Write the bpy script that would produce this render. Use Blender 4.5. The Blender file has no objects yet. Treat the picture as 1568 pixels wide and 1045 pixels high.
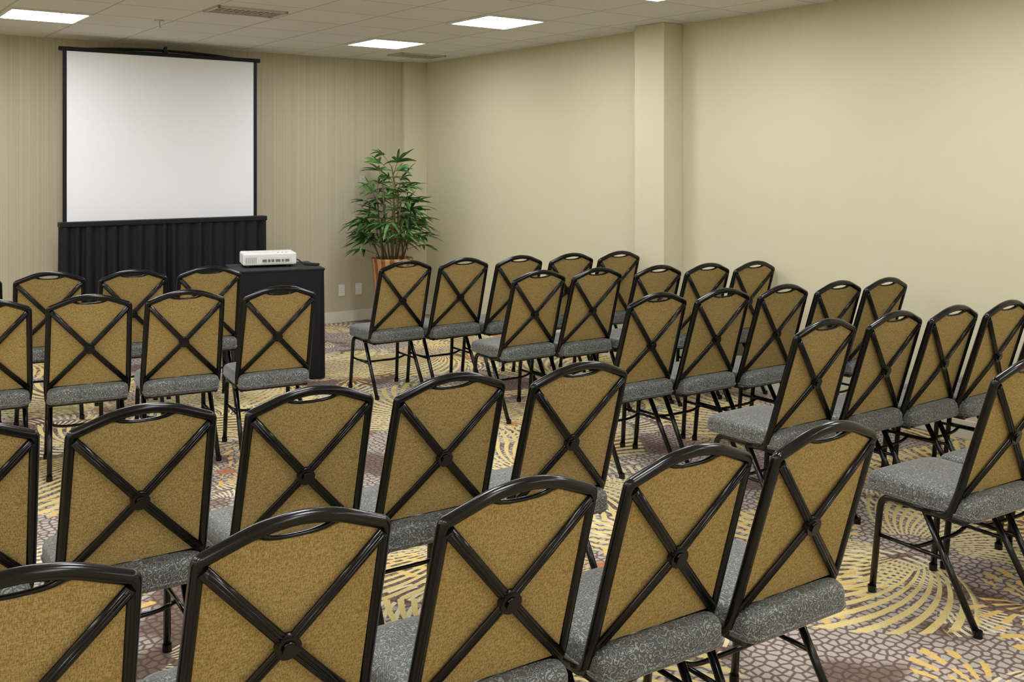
import bpy, bmesh, math, random
from mathutils import Vector, Matrix
random.seed(7)
sc=bpy.context.scene
sc.view_settings.view_transform='Standard'
sc.view_settings.look='None'
sc.view_settings.exposure=0.0

# ---------------------------------------------------------------- materials
def newmat(name):
    m=bpy.data.materials.new(name); m.use_nodes=True
    nt=m.node_tree; b=nt.nodes['Principled BSDF']
    return m,nt,b
class N:
    def __init__(s,nt): s.nt=nt
    def node(s,t,**k):
        n=s.nt.nodes.new(t)
        for a,v in k.items(): setattr(n,a,v)
        return n
    def link(s,a,b): s.nt.links.new(a,b)
    def _in(s,sock,v):
        if isinstance(v,bpy.types.NodeSocket): s.link(v,sock)
        else: sock.default_value=v
    def math(s,op,a,b=0.0,c=None,clamp=False):
        n=s.node('ShaderNodeMath',operation=op); n.use_clamp=clamp
        s._in(n.inputs[0],a); s._in(n.inputs[1],b)
        if c is not None: s._in(n.inputs[2],c)
        return n.outputs[0]
    def vmath(s,op,a,b=(0,0,0)):
        n=s.node('ShaderNodeVectorMath',operation=op)
        s._in(n.inputs[0],a); s._in(n.inputs[1],b)
        return n
    def mix(s,f,a,b):
        n=s.node('ShaderNodeMix',data_type='RGBA')
        s._in(n.inputs[0],f); s._in(n.inputs[6],a); s._in(n.inputs[7],b)
        return n.outputs[2]
    def smooth(s,v,a,b,c=0.0,d=1.0):
        n=s.node('ShaderNodeMapRange',interpolation_type='SMOOTHSTEP')
        s._in(n.inputs[0],v)
        n.inputs[1].default_value=a;n.inputs[2].default_value=b
        n.inputs[3].default_value=c;n.inputs[4].default_value=d
        return n.outputs[0]
    def coord(s,scale=(1,1,1),loc=(0,0,0),rot=(0,0,0)):
        t=s.node('ShaderNodeTexCoord'); m=s.node('ShaderNodeMapping')
        m.inputs['Scale'].default_value=scale; m.inputs['Location'].default_value=loc
        m.inputs['Rotation'].default_value=rot
        s.link(t.outputs['Object'],m.inputs[0]); return m.outputs[0]
    def noise(s,vec,scale,detail=3,rough=.5):
        n=s.node('ShaderNodeTexNoise'); s.link(vec,n.inputs['Vector'])
        n.inputs['Scale'].default_value=scale; n.inputs['Detail'].default_value=detail
        n.inputs['Roughness'].default_value=rough
        return n.outputs[0]
    def bump(s,h,b,strength=.3,dist=.01):
        n=s.node('ShaderNodeBump'); n.inputs['Strength'].default_value=strength
        n.inputs['Distance'].default_value=dist
        s.link(h,n.inputs['Height']); s.link(n.outputs[0],b.inputs['Normal'])
def srgb(r,g,b):
    f=lambda c:(c/255/12.92) if c/255<=.04045 else ((c/255+.055)/1.055)**2.4
    return (f(r),f(g),f(b),1)

def simple(name,col,rough=.5,metal=0,spec=.5,var=.04):
    m,nt,b=newmat(name); g=N(nt)
    n=g.noise(g.coord(),8,2)
    c=g.mix(n,tuple(x*(1-var) for x in col[:3])+(1,),tuple(min(1,x*(1+var)) for x in col[:3])+(1,))
    g.link(c,b.inputs['Base Color'])
    b.inputs['Roughness'].default_value=rough; b.inputs['Metallic'].default_value=metal
    b.inputs['Specular IOR Level'].default_value=spec
    return m

def m_wall_front():
    m,nt,b=newmat('wallpaper_vertical_strie'); g=N(nt)
    n=g.noise(g.coord((110,110,.25)),1.0,2,.6)
    c=g.mix(g.smooth(n,.3,.7),srgb(177,170,147),srgb(190,183,160))
    g.link(c,b.inputs['Base Color']); b.inputs['Roughness'].default_value=.75
    g.bump(n,b,.08,.003); return m
def m_wall_right():
    m,nt,b=newmat('wallpaper_cream'); g=N(nt)
    n=g.noise(g.coord((1,1,1)),55,4,.6)
    n2=g.noise(g.coord((1,1,1)),1.2,2,.5)
    c=g.mix(n2,srgb(202,196,167),srgb(207,201,173))
    g.link(c,b.inputs['Base Color']); b.inputs['Roughness'].default_value=.8
    g.bump(n,b,.12,.004); return m
TILE=.555
def m_ceiling():
    m,nt,b=newmat('acoustic_ceiling_tiles'); g=N(nt)
    v=g.coord((1,1,1),(-(1.215-TILE/2)+TILE*4,-(1.34-TILE/2)+TILE*4,0))
    br=g.node('ShaderNodeTexBrick',offset=0.0,squash=1.0)
    g.link(v,br.inputs['Vector'])
    br.inputs['Scale'].default_value=1
    br.inputs['Mortar Size'].default_value=.008
    br.inputs['Mortar Smooth'].default_value=.2
    br.inputs['Brick Width'].default_value=TILE; br.inputs['Row Height'].default_value=TILE
    br.inputs['Color1'].default_value=srgb(220,220,219); br.inputs['Color2'].default_value=srgb(216,216,215)
    br.inputs['Mortar'].default_value=srgb(184,183,181)
    sp=g.noise(g.coord(),90,3,.7)
    c=g.mix(g.smooth(sp,.55,.8,0,.25),br.outputs['Color'],srgb(172,170,168))
    g.link(c,b.inputs['Base Color']); b.inputs['Roughness'].default_value=.9
    g.bump(g.math('SUBTRACT',1.0,br.outputs['Fac']),b,.4,.006)
    return m
def m_carpet():
    m,nt,b=newmat('patterned_carpet'); g=N(nt)
    P=g.coord()
    ve=g.node('ShaderNodeTexVoronoi',voronoi_dimensions='2D',feature='DISTANCE_TO_EDGE')
    g.link(P,ve.inputs['Vector']); ve.inputs['Scale'].default_value=29; ve.inputs['Randomness'].default_value=.7
    peb=g.smooth(ve.outputs['Distance'],.08,.20)
    big=g.noise(P,2.2,2,.5)
    dark=g.smooth(big,.50,.60)
    pebcol=g.mix(dark,srgb(182,174,166),srgb(122,103,94))
    base=g.mix(peb,g.mix(dark,srgb(114,97,89),srgb(94,76,69)),pebcol)
    fine=g.noise(P,160,2,.7)
    def burst(base,scale,loc,nr,swirl,r0,r1,col,width,lobe,lobecut,usedash,rnd=.8):
        PP=g.coord((1,1,1),loc)
        v1=g.node('ShaderNodeTexVoronoi',voronoi_dimensions='2D',feature='F1')
        g.link(PP,v1.inputs['Vector']); v1.inputs['Scale'].default_value=scale; v1.inputs['Randomness'].default_value=rnd
        d=g.vmath('SUBTRACT',PP,v1.outputs['Position']).outputs[0]
        sc_=g.node('ShaderNodeSeparateColor'); g.link(v1.outputs['Color'],sc_.inputs[0])
        sx=g.node('ShaderNodeSeparateXYZ'); g.link(d,sx.inputs[0])
        x,y=sx.outputs[0],sx.outputs[1]
        r=g.math('SQRT',g.math('ADD',g.math('MULTIPLY',x,x),g.math('MULTIPLY',y,y)))
        a=g.math('ADD',g.math('ARCTAN2',y,x),g.math('MULTIPLY',r,swirl))
        s=g.math('SINE',g.math('MULTIPLY',a,nr))
        rays=g.smooth(s,width-.2,width+.2)
        lo=g.math('SINE',g.math('ADD',g.math('MULTIPLY',a,lobe),g.math('MULTIPLY',sc_.outputs[0],6.28)))
        rmax=g.math('ADD',r1,g.math('MULTIPLY',lo,r1*.3))
        m1=g.smooth(g.math('SUBTRACT',rmax,r),-.005,.01)
        m2=g.smooth(r,r0,r0+.015)
        m3=g.smooth(lo,lobecut-.05,lobecut+.05)
        mask=g.math('MULTIPLY',g.math('MULTIPLY',g.math('MULTIPLY',m1,m2),rays),m3)
        if usedash:
            dash=g.smooth(g.math('SINE',g.math('ADD',g.math('MULTIPLY',r,48),g.math('MULTIPLY',a,5))),-.85,-.6)
            mask=g.math('MULTIPLY',mask,dash)
        return g.mix(mask,base,col),r
    c,_=burst(base,.95,(1.1,5.2,0),44,-2.0,.10,.44,srgb(228,216,178),.1,2,.0,True)
    c,r=burst(c,1.15,(0.2,.4,0),22,-.8,.05,.25,srgb(222,188,112),.3,3,-.6,True)
    c,_=burst(c,.62,(3.3,1.7,0),68,.7,.16,.85,srgb(222,203,138),.05,2,-.6,False,.7)
    c=g.mix(g.smooth(r,.03,.06,.8,0),c,srgb(192,118,72))
    c=g.mix(g.smooth(fine,.3,.7,0,.24),c,srgb(88,76,70))
    g.link(c,b.inputs['Base Color']); b.inputs['Roughness'].default_value=.95
    b.inputs['Specular IOR Level'].default_value=.1
    g.bump(fine,b,.4,.004); return m
def m_gold():
    m,nt,b=newmat('woven_gold_fabric'); g=N(nt)
    n1=g.noise(g.coord((480,480,34)),1,1,.5)
    n2=g.noise(g.coord((80,80,600)),1,1,.5)
    f=g.math('ADD',g.math('MULTIPLY',n1,.62),g.math('MULTIPLY',n2,.38))
    c=g.mix(g.smooth(f,.34,.66),srgb(133,112,66),srgb(181,156,103))
    g.link(c,b.inputs['Base Color']); b.inputs['Roughness'].default_value=.8
    b.inputs['Specular IOR Level'].default_value=.2
    g.bump(f,b,.25,.003); return m
def m_seat():
    m,nt,b=newmat('grey_scroll_fabric'); g=N(nt)
    P=g.coord()
    n=g.noise(P,58,1,.4)
    s=g.math('ABSOLUTE',g.math('SUBTRACT',g.math('FRACT',g.math('MULTIPLY',n,6)),.5))
    curl=g.smooth(s,.08,.17)
    fine=g.noise(P,400,2,.6)
    c=g.mix(curl,srgb(140,144,140),srgb(64,67,66))
    c=g.mix(g.smooth(fine,.4,.7,0,.25),c,srgb(92,95,94))
    g.link(c,b.inputs['Base Color']); b.inputs['Roughness'].default_value=.5
    b.inputs['Sheen Weight'].default_value=.3; b.inputs['Sheen Roughness'].default_value=.4
    g.bump(fine,b,.2,.002); return m
def m_black_metal():
    m,nt,b=newmat('black_powdercoat_metal'); g=N(nt)
    n=g.noise(g.coord(),120,2)
    g.link(g.mix(n,(.002,.002,.0025,1),(.005,.005,.0055,1)),b.inputs['Base Color'])
    b.inputs['Roughness'].default_value=.2; b.inputs['Specular IOR Level'].default_value=.38
    return m
def m_cloth():
    m,nt,b=newmat('black_cloth'); g=N(nt)
    n=g.noise(g.coord(),220,2)
    g.link(g.mix(n,(.005,.005,.008,1),(.010,.010,.014,1)),b.inputs['Base Color'])
    b.inputs['Roughness'].default_value=.55; b.inputs['Specular IOR Level'].default_value=.25
    g.bump(n,b,.2,.002); return m
def m_emit(col,s):
    m,nt,b=newmat('troffer_lens'); g=N(nt)
    b.inputs['Base Color'].default_value=(.9,.9,.9,1)
    b.inputs['Emission Color'].default_value=col; b.inputs['Emission Strength'].default_value=s
    return m
def m_leaf():
    m,nt,b=newmat('palm_leaf'); g=N(nt)
    n=g.noise(g.coord(),9,2)
    g.link(g.mix(g.smooth(n,.35,.65),srgb(36,76,36),srgb(92,134,70)),b.inputs['Base Color'])
    b.inputs['Roughness'].default_value=.35; return m
def m_pot():
    m,nt,b=newmat('striped_wood_pot'); g=N(nt)
    t=g.node('ShaderNodeTexCoord'); sx=g.node('ShaderNodeSeparateXYZ'); g.link(t.outputs['Object'],sx.inputs[0])
    a=g.math('ARCTAN2',sx.outputs[1],sx.outputs[0])
    s=g.math('SINE',g.math('MULTIPLY',a,14))
    n=g.noise(g.coord((30,30,2)),1,3)
    c=g.mix(g.smooth(s,-.4,.4),srgb(146,90,50),srgb(208,160,108))
    c=g.mix(g.math('MULTIPLY',n,.4),c,srgb(120,70,36))
    g.link(c,b.inputs['Base Color']); b.inputs['Roughness'].default_value=.4; return m

MW_F=m_wall_front(); MW_R=m_wall_right(); M_CEIL=m_ceiling(); M_CARP=m_carpet()
M_GOLD=m_gold(); M_SEAT=m_seat(); M_BLK=m_black_metal(); M_CLOTH=m_cloth()
M_EMIT=m_emit((.975,.985,1,1),29.0)
M_WHITE=simple('white_plastic',srgb(235,235,235),.35)
M_SCREEN=simple('matte_white_screen',srgb(236,237,242),.8,0,.2,.005)
M_TRIM=simple('painted_trim',srgb(214,210,196),.45)
M_TRIMW=simple('white_metal',srgb(225,224,220),.5)
M_VENT=simple('vent_grille_metal',srgb(190,187,180),.5)
M_GREY=simple('grey_plastic',srgb(110,112,116),.4)
M_DARK=simple('dark_void',srgb(30,30,30),.7)
M_STEEL=simple('brushed_steel',srgb(190,190,190),.3,1)
M_LEAF=m_leaf(); M_POT=m_pot()
M_CANE=simple('palm_cane',srgb(96,84,48),.7)
M_SOIL=simple('soil_moss',srgb(70,58,40),.95)

# ---------------------------------------------------------------- helpers
def mesh_obj(name,bm,mats,smooth=False,parent=None,mw=None):
    me=bpy.data.meshes.new(name); bmesh.ops.recalc_face_normals(bm,faces=bm.faces[:])
    bm.to_mesh(me); bm.free()
    for m in (mats if isinstance(mats,list) else [mats]): me.materials.append(m)
    if smooth:
        for p in me.polygons: p.use_smooth=True
    o=bpy.data.objects.new(name,me); sc.collection.objects.link(o)
    if parent is not None: o.parent=parent
    if mw is not None: o.matrix_world=mw
    return o
def empty(name,mw=None):
    e=bpy.data.objects.new(name,None); e.empty_display_size=.1
    sc.collection.objects.link(e)
    if mw is not None: e.matrix_world=mw
    return e
def box(bm,x0,x1,y0,y1,z0,z1,mi=0,bev=0):
    vs=[bm.verts.new((x,y,z)) for x in(x0,x1) for y in(y0,y1) for z in(z0,z1)]
    idx=[(0,1,3,2),(4,6,7,5),(0,4,5,1),(2,3,7,6),(0,2,6,4),(1,5,7,3)]
    fs=[bm.faces.new([vs[i] for i in q]) for q in idx]
    for f in fs: f.material_index=mi
    if bev:
        es=list({e for f in fs for e in f.edges})
        r=bmesh.ops.bevel(bm,geom=es,offset=bev,segments=3,affect='EDGES',profile=.5)
        for f in r['faces']: f.material_index=mi
def fillet(pts,rads,seg=5):
    pts=[Vector(p) for p in pts]; out=[pts[0]]
    for i in range(1,len(pts)-1):
        p=pts[i]; r=rads if isinstance(rads,(int,float)) else rads[i]
        a=(pts[i-1]-p); b=(pts[i+1]-p)
        ra=min(r,a.length*.45); rb=min(r,b.length*.45)
        A=p+a.normalized()*ra; B=p+b.normalized()*rb
        for k in range(seg+1):
            t=k/seg; out.append(A*(1-t)**2+p*2*t*(1-t)+B*t*t)
    out.append(pts[-1]); return out
def tube(bm,pts,r,n=10,mi=0,r2=None,nrm=None,cap=True,taper=None):
    pts=[Vector(p) for p in pts]; rings=[]
    r2=r2 or r
    prev=None
    for i,p in enumerate(pts):
        if i==0: t=pts[1]-p
        elif i==len(pts)-1: t=p-pts[i-1]
        else: t=(pts[i+1]-p).normalized()+(p-pts[i-1]).normalized()
        t.normalize()
        if nrm is not None: ref=Vector(nrm)
        elif prev is not None: ref=prev
        else:
            ref=Vector((0,0,1)) if abs(t.z)<.9 else Vector((0,1,0))
        s=t.cross(ref)
        if s.length<1e-5: s=t.cross(Vector((1,0,0)))
        s.normalize(); u=s.cross(t).normalized(); prev=u
        k=1 if taper is None else taper(i/(len(pts)-1))
        rings.append([bm.verts.new(p+s*math.cos(2*math.pi*j/n)*r*k+u*math.sin(2*math.pi*j/n)*r2*k) for j in range(n)])
    for a,b in zip(rings,rings[1:]):
        for j in range(n):
            f=bm.faces.new((a[j],a[(j+1)%n],b[(j+1)%n],b[j])); f.material_index=mi; f.smooth=True
    if cap:
        for rr in (rings[0],rings[-1]):
            f=bm.faces.new(rr); f.material_index=mi
def cyl(bm,c,axis,r,h,n=20,mi=0):
    axis=Vector(axis).normalized(); c=Vector(c)
    tube(bm,[c-axis*h/2,c-axis*h/2*.999,c+axis*h/2*.999,c+axis*h/2],r,n,mi)

# ---------------------------------------------------------------- room
H=2.65
CO=Vector((-.93,10.5,0)); ANG=math.atan2(-.597,-.802)
RM=Matrix.Translation(CO)@Matrix.Rotation(ANG,4,'Z')   # local x = distance from right wall, y = distance from front wall
LA,LB=10.2,12.4
def rbox(name,x0,x1,y0,y1,z0,z1,mat,bev=0):
    bm=bmesh.new(); box(bm,x0,x1,y0,y1,z0,z1,0,bev)
    return mesh_obj(name,bm,mat,mw=RM)
rbox('floor',-.15,LA+.15,-.15,LB+.15,-.1,0,M_CARP)
rbox('ceiling',-.15,LA+.15,-.15,LB+.15,H,H+.1,M_CEIL)
rbox('wall_front',0,LA,-.15,0,0,H,MW_F)
rbox('wall_right',-.15,0,-.15,LB+.15,0,H,MW_R)
rbox('wall_left',LA,LA+.15,-.15,LB+.15,0,H,MW_R)
rbox('wall_back',0,LA,LB,LB+.15,0,H,MW_R)
rbox('column_wall_right',0,.2,3.41,3.725,0,H,MW_R,.004)
rbox('column_corner',0,.27,0,.05,0,H,MW_R,.003)
def baseboard(name,segs):
    bm=bmesh.new()
    for s in segs:
        box(bm,*s,0,.11,0,.003)
    mesh_obj(name,bm,M_TRIM,mw=RM)
baseboard('baseboard_front',[(.27,LA,0,.015),(0,.27,.05,.065)])
baseboard('baseboard_right',[(0,.015,.065,3.41),(0,.215,3.395,3.41),(.2,.215,3.41,3.725),(0,.215,3.725,3.74),(0,.015,3.74,LB)])
baseboard('baseboard_left',[(LA-.015,LA,.015,LB)])
baseboard('baseboard_back',[(.015,LA-.015,LB-.015,LB)])

for a in (1.215,1.215+5*TILE,1.215+10*TILE,1.215+15*TILE-.2):
    for k in range(7):
        b=1.34+k*3*TILE
        if b>LB-.5: continue
        s=TILE/2-.012
        if a+s>LA-.05: continue
        bm=bmesh.new()
        w=.02; z0,z1=H-.012,H+.001
        box(bm,a-s,a+s,b-s,b-s+w,z0,z1,0); box(bm,a-s,a+s,b+s-w,b+s,z0,z1,0)
        box(bm,a-s,a-s+w,b-s+w,b+s-w,z0,z1,0); box(bm,a+s-w,a+s,b-s+w,b+s-w,z0,z1,0)
        box(bm,a-s+w,a+s-w,b-s+w,b+s-w,H-.006,z1,1)
        mesh_obj('ceiling_light_panel',bm,[M_TRIMW,M_EMIT],mw=RM)
def w2r(x,y):
    v=RM.inverted()@Vector((x,y,0)); return v.x,v.y
for (x,y) in ((-1.84,6.85),(-.93,9.66)):
    a,b=w2r(x,y); bm=bmesh.new()
    s=.25;t=.14
    box(bm,a-s,a+s,b-t,b-t+.022,H-.014,H+.001,0);box(bm,a-s,a+s,b+t-.022,b+t,H-.014,H+.001,0)
    box(bm,a-s,a-s+.022,b-t,b+t,H-.014,H+.001,0);box(bm,a+s-.022,a+s,b-t,b+t,H-.014,H+.001,0)
    box(bm,a-s+.02,a+s-.02,b-t+.02,b+t-.02,H-.002,H+.001,1)
    for i in range(10):
        xx=a-s+.05+i*.044; box(bm,xx,xx+.006,b-t+.02,b+t-.02,H-.008,H-.001,0)
    for i in range(4):
        yy=b-t+.055+i*.055; box(bm,a-s+.02,a+s-.02,yy,yy+.006,H-.008,H-.001,0)
    mesh_obj('ceiling_vent',bm,[M_VENT,M_DARK],mw=RM)
bm=bmesh.new(); a,b=w2r(-2.6,7.3)
cyl(bm,(a,b,H-.004),(0,0,1),.035,.008); cyl(bm,(a,b,H-.03),(0,0,1),.008,.05); cyl(bm,(a,b,H-.055),(0,0,1),.016,.004)
mesh_obj('sprinkler_head',bm,M_STEEL,mw=RM)
def plate(name,a,z,m0=None):
    bm=bmesh.new(); box(bm,a-.035,a+.035,-.0005,.007,z-.058,z+.058,0,.003)
    for dz in(-.022,.022):
        box(bm,a-.016,a+.016,.006,.009,z+dz-.014,z+dz+.014,1)
        for dx in(-.006,.006): box(bm,a+dx-.0012,a+dx+.0012,.0085,.0095,z+dz-.005,z+dz+.007,2)
    mesh_obj(name,bm,[m0 or M_TRIMW,m0 or M_WHITE,M_DARK],mw=RM)
plate('wall_outlet',.97,.32); plate('wall_outlet',.78,.32); plate('wall_outlet',.74,1.41,M_VENT)

# ---------------------------------------------------------------- projection screen
ps=empty('projection_screen',RM)
SA0,SA1,SZ0,SZ1,SB=1.985,3.635,1.12,2.525,.30
bm=bmesh.new(); box(bm,SA0,SA1,SB-.003,SB,SZ0-.02,SZ1,0)
mesh_obj('screen_fabric',bm,M_SCREEN,parent=ps)
bm=bmesh.new()
box(bm,SA0-.004,SA0+.026,SB-.006,SB+.004,SZ0-.02,SZ1+.01,0); box(bm,SA1-.026,SA1+.004,SB-.006,SB+.004,SZ0-.02,SZ1+.01,0)
box(bm,SA0-.035,SA1+.035,SB-.022,SB+.012,SZ1-.008,SZ1+.026,0,.006)
mesh_obj('screen_border',bm,M_CLOTH,parent=ps)
bm=bmesh.new(); mid=(SA0+SA1)/2
tube(bm,fillet([(mid,SB-.04,2.50),(mid,SB-.03,2.6),(mid,SB+.03,2.6),(mid,SB+.03,2.56)],.02),.007,8)
box(bm,mid-.02,mid+.02,SB-.03,SB+.03,2.545,2.575,0,.004)
tube(bm,[(mid+(-.62+1.24*i/12),SB-.03,2.545+.028*(1-((i-6)/6)**2)) for i in range(13)],.012,8)
tube(bm,[(mid,SB-.04,1.2),(mid,SB-.04,2.56)],.016)
mesh_obj('support_pole',bm,M_BLK,parent=ps)

def drape(name,path,z0,z1,amp0,amp1,period,mat,parent=None,rows=9,seed=1):
    rnd=random.Random(seed)
    pts=[Vector((p[0],p[1],0)) for p in path]
    L=[0]
    for i in range(1,len(pts)): L.append(L[-1]+(pts[i]-pts[i-1]).length)
    n=int(L[-1]/.007); bm=bmesh.new(); cols=[]
    ph=[rnd.uniform(-1.1,1.1) for _ in range(400)]
    am=[rnd.uniform(.55,1.2) for _ in range(400)]
    def at(s):
        for i in range(1,len(L)):
            if s<=L[i]+1e-6:
                t=(s-L[i-1])/(L[i]-L[i-1]); return pts[i-1].lerp(pts[i],t)
        return pts[-1]
    for i in range(n+1):
        s=L[-1]*i/n; p=at(s); q=at(min(L[-1],s+.01)); o=at(max(0,s-.01)); t=(q-o).normalized()
        nr=Vector((t.y,-t.x,0)); col=[]
        k=s/period; ki=int(k); fr=k-ki
        ph0=ph[ki%400]*(1-fr)+ph[(ki+1)%400]*fr; a0=am[ki%400]*(1-fr)+am[(ki+1)%400]*fr
        w=math.sin(2*math.pi*k+ph0)*a0
        w2=math.sin(2*math.pi*k*.37+2*ph0)
        for j in range(rows+1):
            u=j/rows; z=z1+(z0-z1)*u
            A=amp0+(amp1-amp0)*u
            col.append(bm.verts.new(p+nr*(A*w+A*.4*w2*u)+Vector((0,0,z))))
        cols.append(col)
    for a,b in zip(cols,cols[1:]):
        for j in range(rows):
            bm.faces.new((a[j],b[j],b[j+1],a[j+1]))
    return mesh_obj(name,bm,mat,smooth=True,parent=parent)
sk=empty('black_skirting_drape',RM)
A0,A1=1.95,3.68
drape('pleated_cloth',fillet([(A0,.355),(A0,.43),(A1,.43),(A1,.355)],.03),.012,1.10,.013,.026,.10,M_CLOTH,parent=sk)
bm=bmesh.new()
box(bm,A0-.01,A1+.01,.345,.448,1.075,1.117,0,.008)
mesh_obj('header_band',bm,M_CLOTH,parent=sk)

# ---------------------------------------------------------------- projector table
TM=Matrix.Translation((-1.385,7.33,0))@Matrix.Rotation(math.radians(24),4,'Z')
tb=empty('draped_projector_table',TM)
TW,TD,TZ=.64,.56,.82
drape('tablecloth_skirt',fillet([(-TW/2,TD,0),(-TW,TD,0),(-TW,0,0),(0,0,0),(0,TD,0),(-TW/2+.001,TD,0)],.035),.010,TZ-.006,.001,.016,.24,M_CLOTH,parent=tb,seed=4)
bm=bmesh.new(); box(bm,-TW-.002,.002,-.002,TD+.002,TZ-.02,TZ,0,.008)
mesh_obj('tablecloth_top',bm,M_CLOTH,parent=tb)
bm=bmesh.new()
for x in(-TW+.05,-.05):
    for y in(.05,TD-.05): tube(bm,[(x,y,0),(x,y,TZ-.02)],.014,8)
mesh_obj('table_legs',bm,M_BLK,parent=tb)
PM=Matrix.Translation((-1.985,7.31,TZ))@Matrix.Rotation(math.radians(21),4,'Z')
pj=empty('video_projector',PM)
bm=bmesh.new()
box(bm,0,.39,0,.27,.014,.104,0,.012)
mesh_obj('housing',bm,M_WHITE,parent=pj)
bm=bmesh.new()
box(bm,.13,.355,-.002,.004,.028,.074,0)
for i,(x,w) in enumerate([(.14,.03),(.178,.02),(.205,.02),(.235,.035),(.28,.016),(.305,.03)]):
    box(bm,x,x+w,-.004,.001,.038,.058,1)
for i in range(6): box(bm,.02+i*.014,.024+i*.014,-.0015,.002,.03,.075,1)
mesh_obj('port_panel',bm,[M_TRIMW,M_GREY],parent=pj)
bm=bmesh.new()
for x in(.04,.33):
    for y in(.04,.23): cyl(bm,(x,y,.008),(0,0,1),.014,.016)
cyl(bm,(.28,.272,.06),(0,1,0),.035,.02)
mesh_obj('feet_and_lens',bm,M_DARK,parent=pj)
bm=bmesh.new()
for i in range(3): box(bm,.25+i*.03,.265+i*.03,.03,.04,.1035,.106,0,.001)
box(bm,.05,.3,.24,.243,.1035,.1045,0)
mesh_obj('buttons',bm,M_GREY,parent=pj)
bm=bmesh.new()
tube(bm,fillet([(.38,.1,.045),(.42,.1,.04),(.45,.06,.007),(.49,.12,.006),(.48,.2,.006)],.03),.005,8)
mesh_obj('power_cable',bm,M_DARK,parent=pj)
bm=bmesh.new(); box(bm,-.02,.02,-.06,.06,0,.018,0,.005)
mesh_obj('remote_control',bm,M_DARK,mw=Matrix.Translation((-1.52,7.52,TZ))@Matrix.Rotation(1.1,4,'Z'))

# ---------------------------------------------------------------- potted palm
PX,PY=-1.165,9.63
pp=empty('potted_palm',Matrix.Translation((PX,PY,0)))
prof=[(.125,0),(.135,.012),(.15,.15),(.175,.40),(.195,.62),(.203,.655),(.203,.675),(.188,.675),(.184,.62),(.18,.60)]
bm=bmesh.new(); n=48; rings=[]
for r,z in prof: rings.append([bm.verts.new((r*math.cos(2*math.pi*i/n),r*math.sin(2*math.pi*i/n),z)) for i in range(n)])
for a,b in zip(rings,rings[1:]):
    for i in range(n): bm.faces.new((a[i],a[(i+1)%n],b[(i+1)%n],b[i]))
bm.faces.new(rings[0])
mesh_obj('tapered_pot',bm,M_POT,smooth=True,parent=pp)
bm=bmesh.new()
rs=[]
for r,z in ((.183,.61),(.1,.635),(.02,.645)): rs.append([bm.verts.new((r*math.cos(2*math.pi*i/n),r*math.sin(2*math.pi*i/n),z+random.uniform(-.006,.006))) for i in range(n)])
for a,b in zip(rs,rs[1:]):
    for i in range(n): bm.faces.new((a[i],a[(i+1)%n],b[(i+1)%n],b[i]))
bm.faces.new(rs[-1]); mesh_obj('soil',bm,M_SOIL,parent=pp)
RI=RM.inverted()
def keep(p):
    w=Vector((p.x+PX,p.y+PY,p.z)); l=RI@w
    l.x=max(l.x,.10 if l.y>.1 else .32); l.y=max(l.y,.09)
    w=RM@l; return Vector((w.x-PX,w.y-PY,p.z))
bl=bmesh.new(); bc=bmesh.new()
rnd=random.Random(23)
def leaflet(bm,base,d,up,L,W,droop):
    side=d.cross(up).normalized(); seg=6; rows=[]
    for i in range(seg+1):
        t=i/seg
        p=base+d*L*t+Vector((0,0,-droop*L*t*t))
        w=W*(math.sin(math.pi*min(1,t*.85+.12))**.8)*(1 if t<.95 else .15)
        nrm=up*(-.25*w)
        rows.append([bm.verts.new(keep(p-side*w*.5)),bm.verts.new(keep(p+nrm)),bm.verts.new(keep(p+side*w*.5))])
    for a,b in zip(rows,rows[1:]):
        bm.faces.new((a[0],a[1],b[1],b[0])); bm.faces.new((a[1],a[2],b[2],b[1]))
def fan(base,az,el,size):
    d0=Vector((math.cos(az)*math.cos(el),math.sin(az)*math.cos(el),math.sin(el)))
    sd=Vector((-math.sin(az),math.cos(az),0)); up=sd.cross(d0).normalized()
    if up.z<0: up=-up
    k=rnd.choice((5,6,7))
    for i in range(k):
        th=math.radians(-70+140*i/(k-1))+rnd.uniform(-.08,.08)
        d=(d0*math.cos(th)+sd*math.sin(th)).normalized()
        leaflet(bl,base,d,up,size*(1-.2*abs(th)/1.3)*rnd.uniform(.9,1.1),.031,rnd.uniform(.2,.6))
HS=[1.04,.97,.90,.82,.76,.68,.62,.54,.46,.38,.72,.58,.34]
for i,h in enumerate(HS):
    an=i*2.4+rnd.uniform(-.3,.3); r=rnd.uniform(.02,.12)
    b0=Vector((r*math.cos(an),r*math.sin(an),.62)); lean=rnd.uniform(.04,.15) if i else -.12
    top=b0+Vector((math.cos(an)*lean,math.sin(an)*lean,h-.10))
    midp=b0.lerp(top,.5)+Vector((rnd.uniform(-.02,.02),rnd.uniform(-.02,.02),0))
    tube(bc,[b0,midp,top],.008,7)
    nl=4+int(h*4.2)
    for j in range(nl):
        t=1-.8*(j/nl)
        base=b0.lerp(top,t); az=an+rnd.uniform(-1.8,1.8) if j else rnd.uniform(0,6.28)
        el=rnd.uniform(.6,1.3) if t>.85 else rnd.uniform(0,.8)
        pl=rnd.uniform(.08,.21)
        e=base+Vector((math.cos(az)*math.cos(el),math.sin(az)*math.cos(el),math.sin(el)))*pl
        tube(bc,[base,e],.0025,5)
        fan(keep(e),az,el-.15,rnd.uniform(.19,.28))
mesh_obj('canes',bc,M_CANE,smooth=True,parent=pp)
mesh_obj('palm_fronds',bl,M_LEAF,smooth=True,parent=pp)

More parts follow.
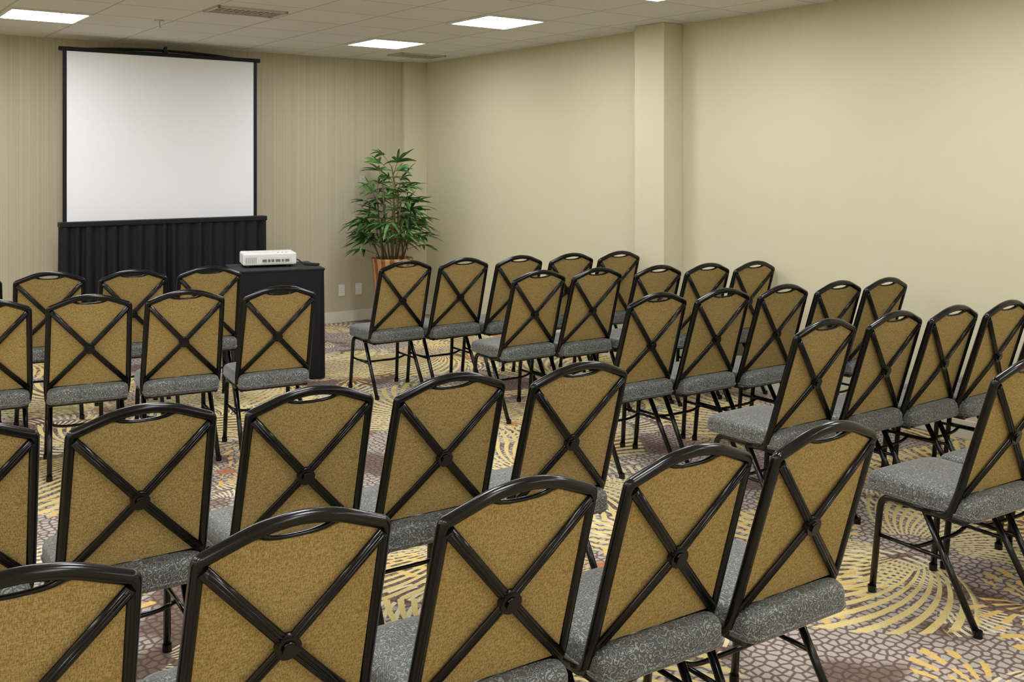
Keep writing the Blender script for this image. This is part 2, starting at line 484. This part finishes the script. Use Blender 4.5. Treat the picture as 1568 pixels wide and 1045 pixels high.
# ---------------------------------------------------------------- chair meshes
LEAN=math.radians(17.5)
B0=Vector((0,.151,.442)); UPV=Vector((0,-math.sin(LEAN),math.cos(LEAN))); BK=Vector((0,-math.cos(LEAN),-math.sin(LEAN)))
def bp(u,v,n=0): return B0+Vector((u,0,0))+UPV*v+BK*n
TP=.509
SH=.453
bm=bmesh.new()
path=[Vector((-.180,.28,.366)),Vector((-.188,.182,.379)),bp(-.194,.02),bp(-.187,SH),bp(-.080,TP-.012),bp(0,TP),
      bp(.080,TP-.012),bp(.187,SH),bp(.194,.02),Vector((.188,.182,.379)),Vector((.180,.28,.366))]
rad=[0,.03,.03,.010,.03,.05,.03,.010,.03,.03,0]
tube(bm,fillet(path,rad,5),.0145,12)
tube(bm,fillet([bp(-.088,TP-.020,-.002),bp(-.045,TP-.042,-.002),bp(.045,TP-.042,-.002),bp(.088,TP-.020,-.002)],.045,6),.006,8)
tube(bm,[bp(-.194,.012),bp(.194,.012)],.0115,8)
for s in(-1,1):
    tube(bm,fillet([(s*.176,.13,.370),(s*.176,.47,.370),(s*.183,.505,.0)],.055,7),.0125,10)
    tube(bm,[(s*.172,.29,.366),(s*.183,.078,0)],.0125,10)
    tube(bm,[(s*.178,.49,.22),(s*.177,.20,.22)],.0075,8)
    cyl(bm,(s*.183,.505,.012),(0,0,1),.0155,.024,12); cyl(bm,(s*.183,.080,.012),(0,0,1),.0155,.024,12)
tube(bm,[(-.176,.14,.368),(.176,.14,.368)],.01,8); tube(bm,[(-.176,.44,.368),(.176,.44,.368)],.01,8)
tube(bm,[(-.176,.29,.364),(.176,.29,.364)],.009,8)
tube(bm,fillet([(-.177,.36,.22),(-.12,.36,.20),(.12,.36,.20),(.177,.36,.22)],.05),.0075,8)
ch_frame=mesh_obj('chair_frame',bm,M_BLK)
bm=bmesh.new(); HV=.230; XT=SH-.012
for s in(-1,1):
    tube(bm,[bp(s*.180,XT,.012),bp(s*.09,(XT+HV)/2,.016),bp(0,HV,.018),bp(-s*.092,(HV+.022)/2,.016),bp(-s*.186,.022,.012)],.0135,12,r2=.007,nrm=BK)
    for q in (-.0055,.0055):
        tube(bm,[bp(s*.174+q*.8,XT-.004,.0185),bp(q*.8,HV,.0245),bp(-s*.178+q*.8,.028,.0185)],.003,6)
cyl(bm,bp(0,HV,.022),BK,.026,.018,28); cyl(bm,bp(0,HV,.033),BK,.015,.008,20)
ch_x=mesh_obj('cross_brace',bm,M_BLK)
tp=[(.183,SH-.004),(.092,TP-.026),(.066,TP-.036),(.038,TP-.041),(0,TP-.042),(-.038,TP-.041),(-.066,TP-.036),(-.092,TP-.026),(-.183,SH-.004)]
outl=[(-.190,.012),(.190,.012)]+tp
bm=bmesh.new()
fr=[bm.verts.new(bp(u,v,.006)) for u,v in outl]
bk=[bm.verts.new(bp(u*.985,.005+v*.985,-.012)) for u,v in outl]
bk2=[bm.verts.new(bp(u*.93,.015+v*.93,-.026)) for u,v in outl]
f=bm.faces.new(fr); f.material_index=0
k=len(outl)
for i in range(k):
    f=bm.faces.new((fr[i],fr[(i+1)%k],bk[(i+1)%k],bk[i])); f.material_index=0
    f=bm.faces.new((bk[i],bk[(i+1)%k],bk2[(i+1)%k],bk2[i])); f.material_index=1
f=bm.faces.new(bk2[::-1]); f.material_index=1
bmesh.ops.triangulate(bm,faces=[f for f in bm.faces if len(f.verts)>4])
ch_p=mesh_obj('back_panel',bm,[M_GOLD,M_SEAT])
def rrect(x,y0,y1,rf,rr,n=7):
    pts=[]
    for cx,cy,r,a0 in((x-rf,y1-rf,rf,0),(-x+rf,y1-rf,rf,90),(-x+rr,y0+rr,rr,180),(x-rr,y0+rr,rr,270)):
        for i in range(n+1):
            a=math.radians(a0+90*i/n); pts.append((cx+r*math.cos(a),cy+r*math.sin(a)))
    return pts
bm=bmesh.new(); rings=[]
levels=[(.015,.375),(.003,.379),(-.001,.387),(0,.395),(0,.428),(.004,.441),(.012,.450),(.03,.456),(.07,.460),(.12,.462)]
for ins,z in levels:
    ps_=rrect(.192-ins,.088+ins,.548-ins,max(.012,.06-ins*.4),max(.01,.035-ins*.2))
    rings.append([bm.verts.new((x,y,z-(.016*max(0,(y-.418)/.13)**2 if z>.42 else 0))) for x,y in ps_])
for a,b in zip(rings,rings[1:]):
    for i in range(len(a)): bm.faces.new((a[i],a[(i+1)%len(a)],b[(i+1)%len(a)],b[i]))
bm.faces.new(rings[0][::-1]); bm.faces.new(rings[-1])
ch_s=mesh_obj('seat_cushion',bm,M_SEAT,smooth=True)
bm=bmesh.new()
pl=rrect(.1935,.0865,.5495,.06,.035)
pl3=[(x,y,.392) for x,y in pl]+[(pl[0][0],pl[0][1],.392)]
tube(bm,pl3,.003,6,cap=False)
ch_w=mesh_obj('seat_piping',bm,M_SEAT,smooth=True)
parts=[ch_frame,ch_x,ch_p,ch_s,ch_w]
def chair(x,y,th):
    e=empty('banquet_chair',Matrix.Translation((x,y,0))@Matrix.Rotation(math.radians(th),4,'Z'))
    for p in parts:
        o=bpy.data.objects.new(p.name.split('.')[0],p.data); sc.collection.objects.link(o); o.parent=e
CH=[(-3.25,5.87,26),(-2.81,6.02,26),(-2.343,6.135,26),(-1.93,6.33,27),
(-2.55,4.80,27),(-2.12,4.975,27),(-1.697,5.155,28),(-1.242,5.32,29),
(-1.42,2.52,33),(-1.007,2.717,33),(-.588,2.933,33),(-.183,3.115,33),(.235,3.29,33),
(-.809,1.616,33),(-.405,1.883,33),(.028,2.079,33),(.43,2.32,33),(.814,2.525,34),
(-.713,6.711,34),(-.327,6.891,34),(.061,7.072,34),(.445,7.251,34),(.813,7.423,34),
(.177,6.098,34),(.548,6.248,34),(.955,6.40,34),(1.30,6.53,34),(1.645,6.67,35),
(.753,5.05,34),(1.123,5.222,34),(1.491,5.394,35),(1.845,5.559,35),(2.170,5.711,35),
(1.342,4.2,35),(1.725,4.425,35),(2.066,4.60,36),(2.40,4.77,36),(2.74,4.95,36),
(1.765,3.36,32),(2.125,3.57,32),(2.49,3.79,32)]
for c in CH: chair(*c)
for p in parts: bpy.data.objects.remove(p)

# ---------------------------------------------------------------- camera & world
cd=bpy.data.cameras.new('camera'); cam=bpy.data.objects.new('camera',cd); sc.collection.objects.link(cam)
cam.location=(0,0,1.6); cam.rotation_euler=(math.pi/2,0,0)
cd.sensor_width=36; cd.lens=1516/1568*36; cd.shift_y=-273.5/1568
cd.clip_start=.05
sc.camera=cam
w=bpy.data.worlds.new('world'); sc.world=w; w.use_nodes=True
w.node_tree.nodes['Background'].inputs[0].default_value=(.5,.5,.5,1); w.node_tree.nodes['Background'].inputs[1].default_value=.3
